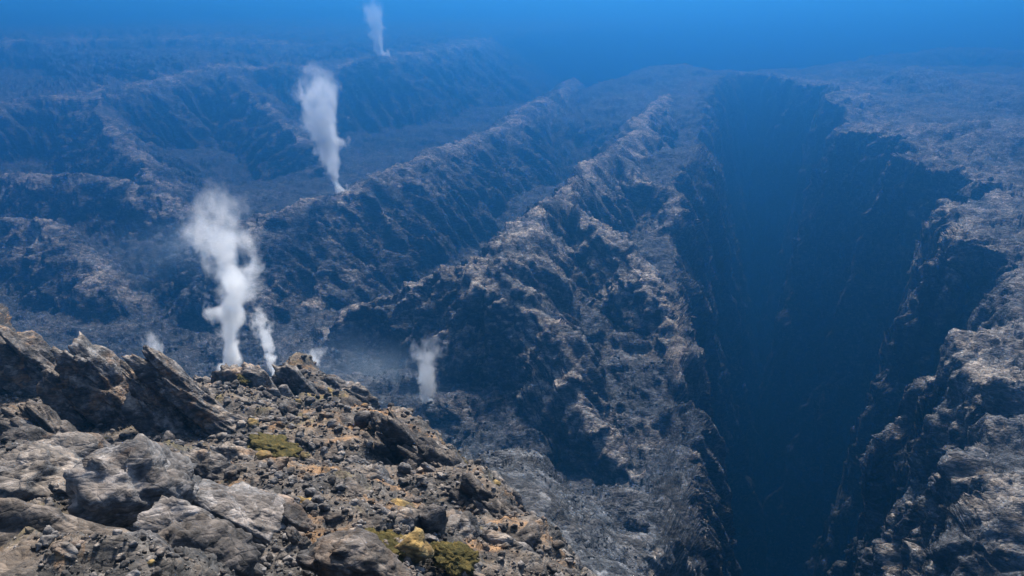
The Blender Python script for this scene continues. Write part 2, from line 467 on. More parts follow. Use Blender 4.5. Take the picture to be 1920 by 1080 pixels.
DARK, MID, PALE, LIT_TAN = (.018,.021,.026), (.054,.06,.068), (.155,.162,.17), (.50,.40,.305)  # last colour: tan of sunlit tops, painted into the rock
M_far = rock_material("far_rock", DARK, MID, PALE, LIT_TAN, .28, .5, .85, bump=1.0, cap=True, blocks=.5)
M_mid = rock_material("mid_rock", DARK, MID, PALE, LIT_TAN, .45, .5, .85, bump=1.0, cap=True, blocks=.5)
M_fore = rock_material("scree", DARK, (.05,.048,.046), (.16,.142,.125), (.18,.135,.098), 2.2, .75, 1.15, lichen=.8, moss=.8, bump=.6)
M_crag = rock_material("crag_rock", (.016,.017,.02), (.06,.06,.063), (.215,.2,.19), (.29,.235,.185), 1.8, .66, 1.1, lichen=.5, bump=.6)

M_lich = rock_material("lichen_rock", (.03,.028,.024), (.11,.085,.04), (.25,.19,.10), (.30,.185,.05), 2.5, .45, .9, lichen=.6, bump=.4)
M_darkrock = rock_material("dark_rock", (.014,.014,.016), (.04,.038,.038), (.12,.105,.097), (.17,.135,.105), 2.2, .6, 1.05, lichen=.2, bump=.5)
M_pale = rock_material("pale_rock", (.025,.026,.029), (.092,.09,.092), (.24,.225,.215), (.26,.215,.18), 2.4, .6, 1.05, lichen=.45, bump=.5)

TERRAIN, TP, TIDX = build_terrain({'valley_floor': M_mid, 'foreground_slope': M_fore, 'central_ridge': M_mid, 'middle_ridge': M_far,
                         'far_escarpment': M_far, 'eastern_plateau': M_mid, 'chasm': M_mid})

# ------------------------------------------------------------------ rocks
def tag(o, label=None, cat=None, group=None, kind=None):
    for k, v in (("label", label), ("category", cat), ("group", group), ("kind", kind)):
        if v: o[k] = v
    return o

def link_mesh(name, V, F, mat, smooth=False):
    me = bpy.data.meshes.new(name)
    V = np.asarray(V, np.float32); F = np.asarray(F, np.int32); k = F.shape[1]
    me.vertices.add(len(V)); me.vertices.foreach_set("co", V.ravel())
    me.loops.add(F.size); me.loops.foreach_set("vertex_index", F.ravel())
    me.polygons.add(len(F)); me.polygons.foreach_set("loop_start", np.arange(0, F.size, k, dtype=np.int32))
    me.update(calc_edges=True); me.materials.append(mat)
    if smooth: me.polygons.foreach_set("use_smooth", np.ones(len(F), bool))
    return me

import bmesh
_ico = {}
def ico(n):
    if n not in _ico:
        bm = bmesh.new(); bmesh.ops.create_icosphere(bm, subdivisions=n, radius=1)
        bm.verts.ensure_lookup_table()
        V = np.array([v.co[:] for v in bm.verts]); F = np.array([[v.index for v in f.verts] for f in bm.faces]); bm.free()
        _ico[n] = (V/np.linalg.norm(V, axis=1, keepdims=True), F)
    return _ico[n]

def boulder_shape(seed, sub, dims, planes=11, rough=1.0, extra=()):
    """an angular block: a ball cut back by random planes, then cracked and pitted"""
    rg = np.random.default_rng(seed)
    D, F = ico(sub)
    n = rg.normal(size=(planes, 3)); n /= np.linalg.norm(n, axis=1, keepdims=True)
    d = rg.uniform(.6, .92, planes) if planes < 20 else rg.uniform(.5, .8, planes)
    if len(extra):
        e = np.array([x[:3] for x in extra]); e = e/np.linalg.norm(e, axis=1, keepdims=True)
        n = np.concatenate([n, e]); d = np.concatenate([d, [x[3] for x in extra]])
    r = np.ones(len(D))*1.08
    for ni, di in zip(n, d):
        c = D @ ni
        r = np.minimum(r, np.where(c > .05, di/np.maximum(c, .05), 9))
    V = D*r[:, None]
    o = seed % 97
    N_ = D
    dims = np.array(dims)
    Wd = V*dims
    sc = dims.mean()
    lam = 1.1; 
    for k in range(7):
        if lam*len(D)**.5 < 5: break
        q = V/lam
        a = .055*lam*rough
        v = noise(q[:, 0], q[:, 1], q[:, 2]*1.6, o+k)*a*.6
        v += (-np.abs(noise(q[:, 0]*.8, q[:, 1]*.8, q[:, 2]*.8, o+k+9))*.9)*a
        if k < 5: v += cells(q[:, 0]*1.2, q[:, 1]*1.2, q[:, 2]*2.0, o+k+20)*a*1.7
        V = V + N_*v[:, None]; lam *= .52
    return V*dims, F

def put(name, me, loc, rot=(0, 0, 0)):
    o = bpy.data.objects.new(name, me); COL.objects.link(o); o.location = loc; o.rotation_euler = rot
    return o

def ground_z(x, y):
    H, _ = landforms(np.array([float(x)]), np.array([float(y)])); return float(H[0])

# crags: a fan of tilted slabs whose bedding dips to the right; tips are metres from the crag's top (x right, y away, z up)
def crag(px, py, d, slabs, label, seed, mat=None):
    x, y, z = at(px, py, d)
    root = put("rock_crag", None, (x, y, z))
    tag(root, label, "crag", "craggy outcrops along the near ridge")
    for i, (tx, ty, tz, Ln, W, T, tilt, yaw, m) in enumerate(slabs):
        ex = [(-.93, -.1, .35, .80), (-.75, -.55, .3, .78), (-.55, .2, .8, .72), (.1, -.25, 1, .62), (-.3, -.9, .25, .6), (.2, .6, .8, .7), (.7, -.2, .6, .8)]
        V, F = boulder_shape(seed*10+i, 5 if Ln*FPX/d > 122 else 4, (Ln, W, T), 7, 1.5, ex)
        nm = "spire" if i == 0 else "slab"
        me = link_mesh(nm, V, F, m or mat or M_crag)
        t, w = R(tilt), R(yaw)
        dirx, dirz = math.cos(t), -math.sin(t)
        o = put(nm, me, (tx + Ln*.82*dirx*math.cos(w), ty + Ln*.82*dirx*math.sin(w), tz + Ln*.82*dirz), (R(random.uniform(-8, 8)), t, w))
        o.parent = root
    return root

K = None
crag(128, 656, 38, [(0,0,0,3.4,1.5,1.25,47,-8,K), (-.55,-.5,-.7,3.0,1.3,1.3,58,-14,K), (.75,-.9,-1.1,2.8,1.2,.9,44,0,K), (-.9,.5,-1.0,2.8,1.4,1.3,62,6,K), (1.7,-1.2,-2.3,2.0,1.0,.8,40,-6,K), (-.2,-1.2,-2.3,2.2,1.2,1.2,52,-10,K)],
     "tall dark pointed crag, highest of the near ridge, its right slope sunlit", 101)
crag(268, 662, 36.5, [(0,0,0,3.3,.9,.8,46,-5,K), (-.75,-.3,-.75,3.0,.9,.85,50,-8,K), (.9,-.5,-1.0,3.0,.9,.75,43,-3,K), (1.9,-.9,-1.9,2.4,1.0,.8,38,4,K), (-.3,-1.0,-1.9,2.4,1.0,.9,46,-12,K), (2.9,-1.0,-2.7,1.8,.9,.6,34,0,K)],
     "pale tan crag with a narrow pointed top, just right of the tall dark crag", 102)
crag(-40, 610, 47, [(0,0,0,4.6,2.0,1.7,42,-6,K), (1.2,-1.2,-2.0,3.6,1.6,1.3,44,0,K), (2.6,-.6,-2.6,3.2,1.5,1.2,38,0,K), (0,-2.0,-3.4,3.2,1.6,1.4,44,0,K)],
     "shadowed dark crag cut off by the left edge of the view", 103)
crag(412, 690, 50, [(0,0,0,2.0,1.2,1.1,52,0,K), (1.3,.1,-.1,2.0,1.1,1.0,46,-8,K), (-.8,-.4,-.6,1.8,1.1,1.0,60,10,K), (.6,-.9,-1.2,1.8,1.1,.9,40,0,K), (-.4,-1.2,-1.6,1.7,1.1,.9,48,0,K)],
     "blocky dark crag with a golden moss tuft, below the largest steam column", 104)
crag(527, 684, 52, [(0,0,0,3.0,1.1,1.0,50,-5,K), (-.7,-.5,-.9,2.6,1.0,.9,56,-8,K), (.9,-.6,-1.2,2.4,1.0,.8,46,0,K), (1.8,.2,-1.7,1.9,1.0,.8,42,0,K)],
     "dark slab-sided crag sloping down to the right beneath the thin steam wisp", 105)
crag(596, 710, 60, [(0,0,0,2.4,1.4,1.5,38,0,K), (1.2,-.2,-.6,2.2,1.3,1.3,32,0,K), (-.9,-.4,-.8,2.2,1.3,1.2,50,0,K), (2.2,0,-1.4,1.8,1.2,1.0,34,0,K)],
     "rounded brownish hump at the far end of the near ridge", 106)
crag(650, 790, 37, [(0,0,0,2.1,1.0,.9,56,0,M_darkrock), (-.6,-.3,-.5,1.9,1.0,.9,64,-10,M_darkrock), (.6,-.4,-.8,1.7,.8,.7,46,0,K), (.1,.5,-.4,1.8,.9,.8,52,0,K)],
     "small dark jagged crag beside the steep black crag", 107)
crag(722, 786, 35, [(0,0,0,2.9,1.0,.95,54,-4,M_darkrock), (-.7,-.3,-.7,2.5,.9,.9,62,-12,M_darkrock), (.8,-.3,-.8,2.8,1.0,.8,48,0,K), (1.6,-.5,-1.8,2.4,1.0,.8,44,0,K), (.1,-.9,-1.7,2.2,1.0,.9,52,-8,M_darkrock)],
     "jagged black crag in the middle of the near ridge with a steep shadowed face", 108)
crag(876, 905, 28.5, [(0,0,0,2.0,.75,.7,54,0,M_darkrock), (-.5,-.2,-.45,1.8,.7,.65,58,-8,M_darkrock), (.55,-.2,-.6,1.6,.6,.5,46,0,K), (-1.0,.1,-.35,1.5,.6,.5,60,0,K)],
     "dark pointed crag at the lower end of the near ridge", 109)

def fan(seed, L, n=5, m=None, steep=52):
    """a ragged fan of slabs stepping down to the right"""
    rg = random.Random(seed); out = [(0, 0, 0, L, L*.38, L*.34, steep, rg.uniform(-8, 4), m)]
    for k in range(1, n):
        a = rg.uniform(-.45, .75)*L*.6
        out.append((a, rg.uniform(-.35, .12)*L, -abs(a)*rg.uniform(.7, 1.2) - .12*L, L*rg.uniform(.6, .95), L*rg.uniform(.28, .42), L*rg.uniform(.24, .36),
                    steep + rg.uniform(-14, 10), rg.uniform(-14, 8), m if rg.random() < .7 else None))
    return out
crag(690, 795, 36, fan(1, 3.2, 5, M_darkrock), "dark toothed crag between the small dark crag and the jagged black one", 110)
crag(778, 838, 33.5, fan(2, 3.2, 5, M_darkrock), "black step of rock just below the jagged black crag", 111)
crag(830, 882, 31, fan(3, 2.6, 5, M_darkrock), "small black crag next above the lowest pointed one", 112)
crag(945, 962, 26.5, fan(4, 2.6, 5, M_darkrock), "leaning dark crag on the brink, below the lowest pointed one", 113)
crag(1012, 1025, 24, fan(5, 2.2, 5), "last crag of the near ridge before the bottom edge", 114)
crag(348, 765, 39, fan(6, 3.2, 5, None, 44), "ribbed grey crag trailing down from the pale tan crag", 115)
crag(600, 790, 42, fan(7, 2.6, 5, None, 40), "low grey crag in the scree behind the olive moss", 116)
crag(565, 872, 29, fan(8, 2.2, 5, M_darkrock, 42), "low dark crag on the slope above the small wedge-shaped boulder", 117)
crag(30, 765, 34, fan(9, 3.4, 5, M_darkrock, 48), "dark broken crag at the left edge, above the broad brown boulder", 118)
crag(815, 752, 226, fan(10, 15, 6, M_mid, 50), "bluish outcrop in the basin with the small steam column above it", 119)

# boulders: pixel centre, depth, half sizes, rotation, label
BOULDERS = [
 (262,950,15.2,(1.05,.9,1.05),(0,10,20),201,5,M_pale,"largest grey boulder, split by a crack, in the lower left of the slope",[(.5,-.7,-.5,.62),(-.2,-.2,1,.72),(.9,-.1,.5,.75)]),
 (186,885,16.6,(.55,.5,.36),(0,-14,30),202,5,M_pale,"pale flat-topped slab leaning against the largest boulder",[(0,0,1,.5)]),
 (70,905,17.5,(1.15,.9,.68),(0,12,10),203,5,M_crag,"broad rounded brown boulder at the left edge",[]),
 (80,1040,11.8,(1.2,.7,.62),(8,24,8),204,5,M_darkrock,"dark overhanging block with a rusty ridge in the bottom left corner",[(.2,-.9,-.3,.5)]),
 (392,897,20.5,(.72,.6,.52),(0,18,-15),205,5,M_crag,"grey rounded boulder just behind the largest boulder",[]),
 (460,975,16.6,(1.15,.7,.42),(0,27,-6),206,5,M_pale,"long pale slab dipping down to the right of the largest boulder",[(0,0,1,.55),(0,-1,.1,.6)]),
 (550,935,21.5,(.42,.4,.52),(0,10,40),207,4,M_darkrock,"small dark wedge-shaped boulder above the yellow one",[(-.7,-.5,.5,.4),(.7,-.2,.6,.4)]),
 (565,972,18.2,(.42,.36,.34),(0,10,0),208,4,M_lich,"yellow lichen-covered boulder on the slope",[]),
 (614,993,17.6,(.36,.36,.42),(0,0,35),209,4,M_darkrock,"dark angular boulder touching the yellow lichen-covered one",[]),
 (752,990,18.6,(.46,.42,.36),(0,12,10),210,4,M_crag,"grey boulder with an orange lichen cap beside the green moss",[]),
 (800,985,19,(.42,.4,.42),(0,0,60),211,4,M_darkrock,"black square boulder to the right of the orange-capped boulder",[]),
 (862,1005,19.6,(.5,.42,.42),(0,20,25),212,4,M_crag,"grey leaning boulder below the lowest dark crag",[]),
 (660,1062,14.6,(.75,.55,.42),(0,15,-10),213,5,M_darkrock,"wide dark boulder at the bottom edge, left of the dark green moss",[]),
 (372,1045,12.8,(.75,.6,.5),(5,22,20),214,5,M_darkrock,"dark boulder at the bottom edge beneath the long pale slab",[]),
 (240,1065,11.2,(.6,.5,.4),(0,16,0),215,5,M_crag,"grey boulder at the bottom edge between two dark ones",[]),
 (496,788,44,(.75,.7,.75),(0,0,15),216,4,M_crag,"grey round boulder below the lichen-topped crag",[]),
 (775,1025,17.2,(.36,.34,.26),(0,10,0),217,4,M_lich,"orange lichen-crusted stone between the moss and the black boulder",[]),
 (752,958,20.5,(.36,.34,.26),(0,12,20),218,4,M_lich,"rusty orange rock topping the heap above the green moss",[]),
 (130,850,24,(.9,.8,.5),(0,20,0),219,4,M_crag,"low brown slab at the foot of the tall dark crag",[]),
 (930,1050,20,(.7,.55,.6),(0,24,10),220,4,M_crag,"grey slab on the right-hand brink of the near slope",[]),
 (985,1030,23,(.55,.5,.6),(0,24,10),221,4,M_darkrock,"dark fin of rock on the brink of the near slope",[]),
 (690,900,27,(.6,.5,.5),(0,20,0),222,4,M_crag,"grey boulder at the foot of the jagged black crag",[]),
 (450,868,26,(.8,.5,.38),(0,28,0),223,4,M_crag,"tilted grey slab under the pale tan crag",[]),
 (330,1000,13.8,(.5,.4,.5),(0,20,0),224,4,M_pale,"pale block wedged under the right side of the largest boulder",[]),
]
for (px, py, d, dims, rot, seed, sub, mat, label, extra) in BOULDERS:
    V, F = boulder_shape(seed, sub, tuple(1.35*v for v in dims), 16, 1.1, extra)
    me = link_mesh("boulder", V, F, mat)
    o = put("boulder", me, at(px, py, d), tuple(R(a) for a in rot))
    tag(o, label, "boulder", "boulders on the near slope")

# moss mounds
mm, nt, N, L = new_mat("moss")
bs = N["Principled BSDF"]; bs.inputs["Roughness"].default_value = 1.0; bs.inputs["Specular IOR Level"].default_value = .1
tx = N.new("ShaderNodeTexNoise"); tx.inputs["Scale"].default_value = 5; tx.inputs["Detail"].default_value = 8; tx.inputs["Roughness"].default_value = .75
geo = N.new("ShaderNodeNewGeometry"); L.new(geo.outputs["Position"], tx.inputs["Vector"])
rp = N.new("ShaderNodeValToRGB"); L.new(tx.outputs[0], rp.inputs[0])
rp.color_ramp.elements[0].position = .32; rp.color_ramp.elements[0].color = (.035,.035,.014,1)
rp.color_ramp.elements[1].position = .72; rp.color_ramp.elements[1].color = (.20,.135,.04,1)
e = rp.color_ramp.elements.new(.52); e.color = (.075,.062,.022,1)
L.new(rp.outputs[0], bs.inputs["Base Color"])
bp = N.new("ShaderNodeBump"); bp.inputs["Distance"].default_value = .1; L.new(tx.outputs[0], bp.inputs["Height"]); L.new(bp.outputs[0], bs.inputs["Normal"])
MOSS = [(512,842,32,(.95,.8,.2),301,"olive moss mound on the scree below the crags"),
        (712,1022,17,(.62,.55,.15),302,"bright yellow-green moss cushion near the bottom of the slope"),
        (850,1044,17.5,(.5,.45,.15),303,"dark green-brown moss cushion right of the orange stone"),
        (455,712,49.6,(.42,.4,.22),304,"small golden moss tuft on top of the blocky dark crag")]
for (px, py, d, dims, seed, label) in MOSS:
    V, F = boulder_shape(seed, 5, dims, 3, 2.6)
    V = V + 0.03*np.stack([noise(V[:,0]*9, V[:,1]*9, V[:,2]*9, 5), noise(V[:,0]*9, V[:,1]*9, V[:,2]*9, 6), noise(V[:,0]*9, V[:,1]*9, V[:,2]*9, 7)], 1)
    o = put("moss_mound", link_mesh("moss_mound", V, F, mm, True), at(px, py, d), (0, R(18), 0))
    tag(o, label, "moss", "moss on the near slope")

# loose stones: about 280 individuals share a dozen meshes
STONE_MESH = []
for i in range(14):
    dims = (1, random.uniform(.6, .95), random.uniform(.5, .85))
    V, F = boulder_shape(400+i, 3, dims, 20, .7)
    STONE_MESH.append(link_mesh("loose_stone", V, F, [M_crag, M_darkrock, M_pale, M_crag, M_darkrock, M_crag, M_lich][i % 7]))
Pn = TP.reshape(-1, 3); In = TIDX.reshape(-1)
depth_ = Pn[:, 1]*cP - Pn[:, 2]*sP
PX = 960 + FPX*Pn[:, 0]/np.maximum(depth_, .1); PY = 540 - FPX*(Pn[:, 1]*sP + Pn[:, 2]*cP)/np.maximum(depth_, .1)
infr = (depth_ > 2) & (PX > -60) & (PX < 1980) & (PY > -20) & (PY < 1130)
cand = np.where(infr & (In == 1) & (depth_ < 64))[0]
rg = np.random.default_rng(5)
LANDMARKS = [(262,950,"the largest boulder"),(186,885,"the pale flat-topped slab"),(70,905,"the broad brown boulder"),(80,1040,"the dark corner block"),
 (392,897,"the grey rounded boulder"),(460,975,"the long pale slab"),(550,935,"the dark wedge-shaped boulder"),(565,972,"the yellow boulder"),
 (614,993,"the dark angular boulder"),(752,990,"the orange-capped boulder"),(800,985,"the black square boulder"),(862,1005,"the grey leaning boulder"),
 (660,1062,"the wide dark bottom boulder"),(372,1045,"the dark bottom boulder under the pale slab"),(496,788,"the round boulder under the moss-tufted crag"),
 (512,842,"the olive moss mound"),(712,1022,"the yellow-green moss"),(850,1044,"the dark green-brown moss"),(160,760,"the tall dark crag"),(310,770,"the pale tan crag"),
 (430,730,"the blocky moss-tufted crag"),(560,740,"the slab-sided crag"),(605,740,"the rounded brownish hump"),(722,850,"the jagged black crag"),
 (800,890,"the black step of rock"),(876,950,"the lowest pointed crag"),(945,1000,"the leaning dark crag on the brink"),(600,830,"the low grey crag"),
 (565,890,"the low dark crag"),(690,900,"the grey boulder under the jagged crag"),(450,868,"the tilted slab under the pale crag"),(30,800,"the broken crag at the edge"),(940,1060,"the grey slab on the brink")]
def near_what(px, py):
    """which named rock a loose one lies by, and on which side of it"""
    q = sorted((math.hypot(px-a, py-b), a, b, t) for a, b, t in LANDMARKS)
    dd, a, b, t = q[0]
    dx, dy = px-a, py-b
    if abs(dy) > abs(dx): w = "below" if dy > 0 else "above"
    else: w = "right of" if dx > 0 else "left of"
    return ("close %s %s" if dd < 45 else "some way %s %s") % (w, t)
def tell(px, py, what, tone, size_px):
    size = "tiny" if size_px < 11 else "small" if size_px < 16 else "medium" if size_px < 26 else "large"
    return "%s %s %s %s" % (size, tone, what, near_what(px, py))
SLAB_MESH = []
for i in range(9):
    V, F = boulder_shape(520+i, 4, (1, random.uniform(.5, .75), random.uniform(.38, .6)), 12, 1.2, [(-.9, -.2, .4, .7), (.1, -.2, 1, .5)])
    SLAB_MESH.append(link_mesh("tilted_rock", V, F, [M_crag, M_darkrock, M_pale][i % 3]))
cs_ = cand[PY[cand] > 760]
for i in rg.choice(cs_, 62, replace=False):
    d = depth_[i]; size = (20 + 34*rg.random()**1.6)*d/FPX
    j = int(rg.integers(9)); tone = ["grey", "dark", "pale"][j % 3]
    o = put("tilted_rock", SLAB_MESH[j], Pn[i] + np.array([0, 0, size*.12]), (rg.uniform(-.3, .3), rg.uniform(.35, .95), rg.uniform(-.6, .5)))
    o.scale = (size,)*3
    tag(o, tell(PX[i], PY[i], "tilted rock slab", tone, size*FPX/d*.6), "rock", "tilted rock slabs among the boulders of the near slope", "thing")
for k, i in enumerate(rg.choice(cand, 220, replace=False)):
    d = depth_[i]; size = (9 + 20*rg.random()**2.0)*d/FPX
    j = int(rg.integers(14))
    o = put("loose_stone", STONE_MESH[j], Pn[i] + np.array([0, 0, size*.25]), (rg.uniform(-.4, .4), rg.uniform(-.2, .7), rg.uniform(0, 6.3)))
    o.scale = (size,)*3
    nm = STONE_MESH[j].materials[0].name
    tone = {"dark_rock": "dark", "pale_rock": "pale", "lichen_rock": "yellowish"}.get(nm, "grey")
    tag(o, tell(PX[i], PY[i], "stone", tone, size*FPX/d), "stone", "loose stones scattered over the near slope")

# rubble too small to count: instanced on points
def rubble(name, label, sel, sizes, mats, sub=1, seed=1):
    rg = np.random.default_rng(seed)
    me = bpy.data.meshes.new(name); n = len(sel)
    me.vertices.add(n); P = Pn[sel].copy(); P[:, 2] += sizes*.2
    me.vertices.foreach_set("co", P.astype(np.float32).ravel())
    a = me.attributes.new("size", 'FLOAT', 'POINT'); a.data.foreach_set("value", sizes.astype(np.float32))
    a = me.attributes.new("turn", 'FLOAT_VECTOR', 'POINT')
    a.data.foreach_set("vector", np.stack([rg.uniform(-.6, .6, n), rg.uniform(-.6, .9, n), rg.uniform(0, 6.3, n)], 1).astype(np.float32).ravel())
    a = me.attributes.new("pick", 'INT', 'POINT'); a.data.foreach_set("value", rg.integers(0, len(mats), n).astype(np.int32))
    ob = bpy.data.objects.new(name, me); COL.objects.link(ob)
    tag(ob, label, "rubble", None, "stuff")
    ng = bpy.data.node_groups.new(name, 'GeometryNodeTree')
    ng.interface.new_socket("Geometry", in_out='INPUT', socket_type='NodeSocketGeometry')
    ng.interface.new_socket("Geometry", in_out='OUTPUT', socket_type='NodeSocketGeometry')
    gi = ng.nodes.new("NodeGroupInput"); go = ng.nodes.new("NodeGroupOutput")
    inst = ng.nodes.new("GeometryNodeInstanceOnPoints"); join = ng.nodes.new("GeometryNodeGeometryToInstance")
    for i, mt in reversed(list(enumerate(mats))):
        dims = (1, rg.uniform(.6, .95), rg.uniform(.5, .9))
        V, F = boulder_shape(700+seed*31+i, sub, dims, 20, .6)
        m2 = link_mesh(name+"_piece", V, F, mt)
        # a mesh socket cannot hold data directly: rebuild through an object that is not linked to the scene
        src = bpy.data.objects.new(name+"_piece", m2)
        oi = ng.nodes.new("GeometryNodeObjectInfo"); oi.inputs[0].default_value = src
        ng.links.new(oi.outputs["Geometry"], join.inputs[0])
    def attr(nm, ty):
        x = ng.nodes.new("GeometryNodeInputNamedAttribute"); x.data_type = ty; x.inputs[0].default_value = nm; return x.outputs[0]
    ng.links.new(gi.outputs[0], inst.inputs["Points"]); ng.links.new(join.outputs[0], inst.inputs["Instance"])
    inst.inputs["Pick Instance"].default_value = True
    ng.links.new(attr("pick", 'INT'), inst.inputs["Instance Index"])
    ng.links.new(attr("turn", 'FLOAT_VECTOR'), inst.inputs["Rotation"])
    ng.links.new(attr("size", 'FLOAT'), inst.inputs["Scale"])
    ng.links.new(inst.outputs[0], go.inputs[0])
    md = ob.modifiers.new("scatter", 'NODES'); md.node_group = ng
    return ob

sel = rg.choice(cand, 15000, replace=False)
rubble("scree", "loose gravel and rubble strewn over the near slope", sel, (1.2 + 5.5*rg.random(len(sel))**3)*depth_[sel]/FPX,
       [M_crag, M_fore, M_crag, M_fore, M_pale, M_darkrock], 2, 1)
sel = rg.choice(cand, 5200, replace=False)
rubble("broken_rock", "broken angular blocks packed between the boulders of the near slope", sel, (4 + 13*rg.random(len(sel))**2.2)*depth_[sel]/FPX,
       [M_crag, M_darkrock, M_crag, M_fore, M_pale, M_darkrock], 3, 3)
cand2 = np.where(infr & (In == 0) & (depth_ > 64) & (depth_ < 300))[0]
cl = noise(Pn[cand2, 0]/14, Pn[cand2, 1]/14, Pn[cand2, 2]/14, 77) + .5*noise(Pn[cand2, 0]/4, Pn[cand2, 1]/4, Pn[cand2, 2]/4, 78)
cand2 = cand2[cl > .12]
sel = rg.choice(cand2, min(5000, len(cand2)), replace=False)
rubble("rubble", "countless fallen blocks littering the valley and the ridges", sel,
       np.minimum((.9 + 5.0*rg.random(len(sel))**4)*depth_[sel]/FPX, 2.2), [M_mid, M_mid, M_far, M_mid], 1, 2)

# ------------------------------------------------------------------ steam
def at_y(px, py, Y):
    v = (540-py)/FPX; return at(px, py, Y/(cP + v*sP))

def plume(Y, prof, label, dens=1.5, seed=0, wob=1.0, hull=1.75, sink=.06, color=(.98,.985,.99)):
    pts_ = [at_y(px, py, Y) for px, py, *_ in prof]
    base = pts_[0]
    ds = [p[1]*cP - p[2]*sP for p in pts_]
    z = np.array([p[2]-base[2] for p in pts_]); cx = np.array([p[0]-base[0] for p in pts_])
    rad = np.array([q[2]*d/FPX for q, d in zip(prof, ds)]); den = np.array([q[3] for q in prof])
    H = z[-1]; t = z/H
    tt = np.linspace(0, 1, 26)
    def sm(v):
        f = np.interp(np.linspace(0, 1, 400), t, v); k = np.hanning(31); k /= k.sum()
        f = np.convolve(np.pad(f, 15, mode='edge'), k, 'valid'); return np.interp(tt, np.linspace(0, 1, 400), f)
    cxs, rs, dn = sm(cx), sm(rad), sm(den)
    cys = .35*rs.max()*np.sin(tt*5 + seed)*tt
    # hull
    V, F = [], []; nseg = 18
    zz = tt*H
    for i in range(26):
        rr_ = rs[i]*hull
        for j in range(nseg):
            a = 2*math.pi*j/nseg
            V.append((cxs[i]+rr_*math.cos(a), cys[i]+rr_*math.sin(a), zz[i] - (sink*H if i == 0 else 0)))
    for i in range(25):
        for j in range(nseg):
            F.append((i*nseg+j, i*nseg+(j+1) % nseg, (i+1)*nseg+(j+1) % nseg, (i+1)*nseg+j))
    me = bpy.data.meshes.new("steam_plume")
    me.from_pydata(V, [], F + [tuple(range(nseg))[::-1], tuple(range(25*nseg, 26*nseg))]); me.update()
    ob = put("steam_plume", me, base); tag(ob, label, "steam", "steam columns rising from the valley")
    m, nt, N, L = new_mat("steam"); N.remove(N["Principled BSDF"])
    tc = N.new("ShaderNodeTexCoord"); sp = N.new("ShaderNodeSeparateXYZ"); L.new(tc.outputs["Object"], sp.inputs[0])
    def mt(op, a, b=None, c=None, clamp=False):
        x = N.new("ShaderNodeMath"); x.operation = op; x.use_clamp = clamp
        for i, v in enumerate((a, b, c)):
            if v is None: continue
            if hasattr(v, 'links'): L.new(v, x.inputs[i])
            else: x.inputs[i].default_value = float(v)
        return x.outputs[0]
    T = mt('DIVIDE', sp.outputs[2], H, clamp=True)
    def ramp(vals):
        lo, hi = float(vals.min()), float(max(vals.max(), vals.min()+1e-6))
        r = N.new("ShaderNodeValToRGB"); els = r.color_ramp.elements
        for i in range(24): els.new((i+1)/25)
        for e, p, v in zip(els, tt, vals):
            e.position = float(p); g = float((v-lo)/(hi-lo)); e.color = (g, g, g, 1)
        L.new(T, r.inputs[0])
        return mt('MULTIPLY_ADD', r.outputs[0], hi-lo, lo)
    dx = mt('SUBTRACT', sp.outputs[0], ramp(cxs)); dy = mt('SUBTRACT', sp.outputs[1], ramp(cys))
    rr_ = ramp(rs)
    rho = mt('DIVIDE', mt('SQRT', mt('ADD', mt('MULTIPLY', dx, dx), mt('MULTIPLY', dy, dy))), rr_)
    rm = float(np.median(rs))
    mp = N.new("ShaderNodeMapping"); mp.inputs["Scale"].default_value = (1, 1, .75); mp.inputs["Location"].default_value = (seed*3.7, seed*1.3, 0)
    L.new(tc.outputs["Object"], mp.inputs[0])
    n1 = N.new("ShaderNodeTexNoise"); n1.inputs["Scale"].default_value = 1.15/rm; n1.inputs["Detail"].default_value = 6; n1.inputs["Roughness"].default_value = .62
    n1.inputs["Distortion"].default_value = .35
    L.new(mp.outputs[0], n1.inputs["Vector"])
    nn = mt('MULTIPLY_ADD', n1.outputs[0], 5.2*wob, -2.7*wob)
    top = N.new("ShaderNodeMapRange"); top.interpolation_type = 'SMOOTHSTEP'; L.new(T, top.inputs[0]); top.inputs[1].default_value = .6; top.inputs[2].default_value = 1.0; top.inputs[4].default_value = 1.9
    val = mt('SUBTRACT', mt('ADD', mt('SUBTRACT', 1.0, rho), nn), top.outputs[0])
    edge = mt('SUBTRACT', hull*.97, rho, clamp=True)
    val = mt('MULTIPLY', mt('MULTIPLY', val, mt('MULTIPLY_ADD', T, -.9, 1.5), clamp=True), mt('MULTIPLY', edge, 3.0, clamp=True))
    D = mt('MULTIPLY', mt('MULTIPLY', val, ramp(dn)), mt('DIVIDE', dens*1.15, rr_))
    pv = N.new("ShaderNodeVolumePrincipled"); pv.inputs["Color"].default_value = (*color, 1); pv.inputs["Anisotropy"].default_value = .5
    L.new(D, pv.inputs["Density"]); L.new(pv.outputs[0], N["Material Output"].inputs["Volume"])
    m.cycles.volume_step_rate = .45
    me.materials.append(m)
    return ob

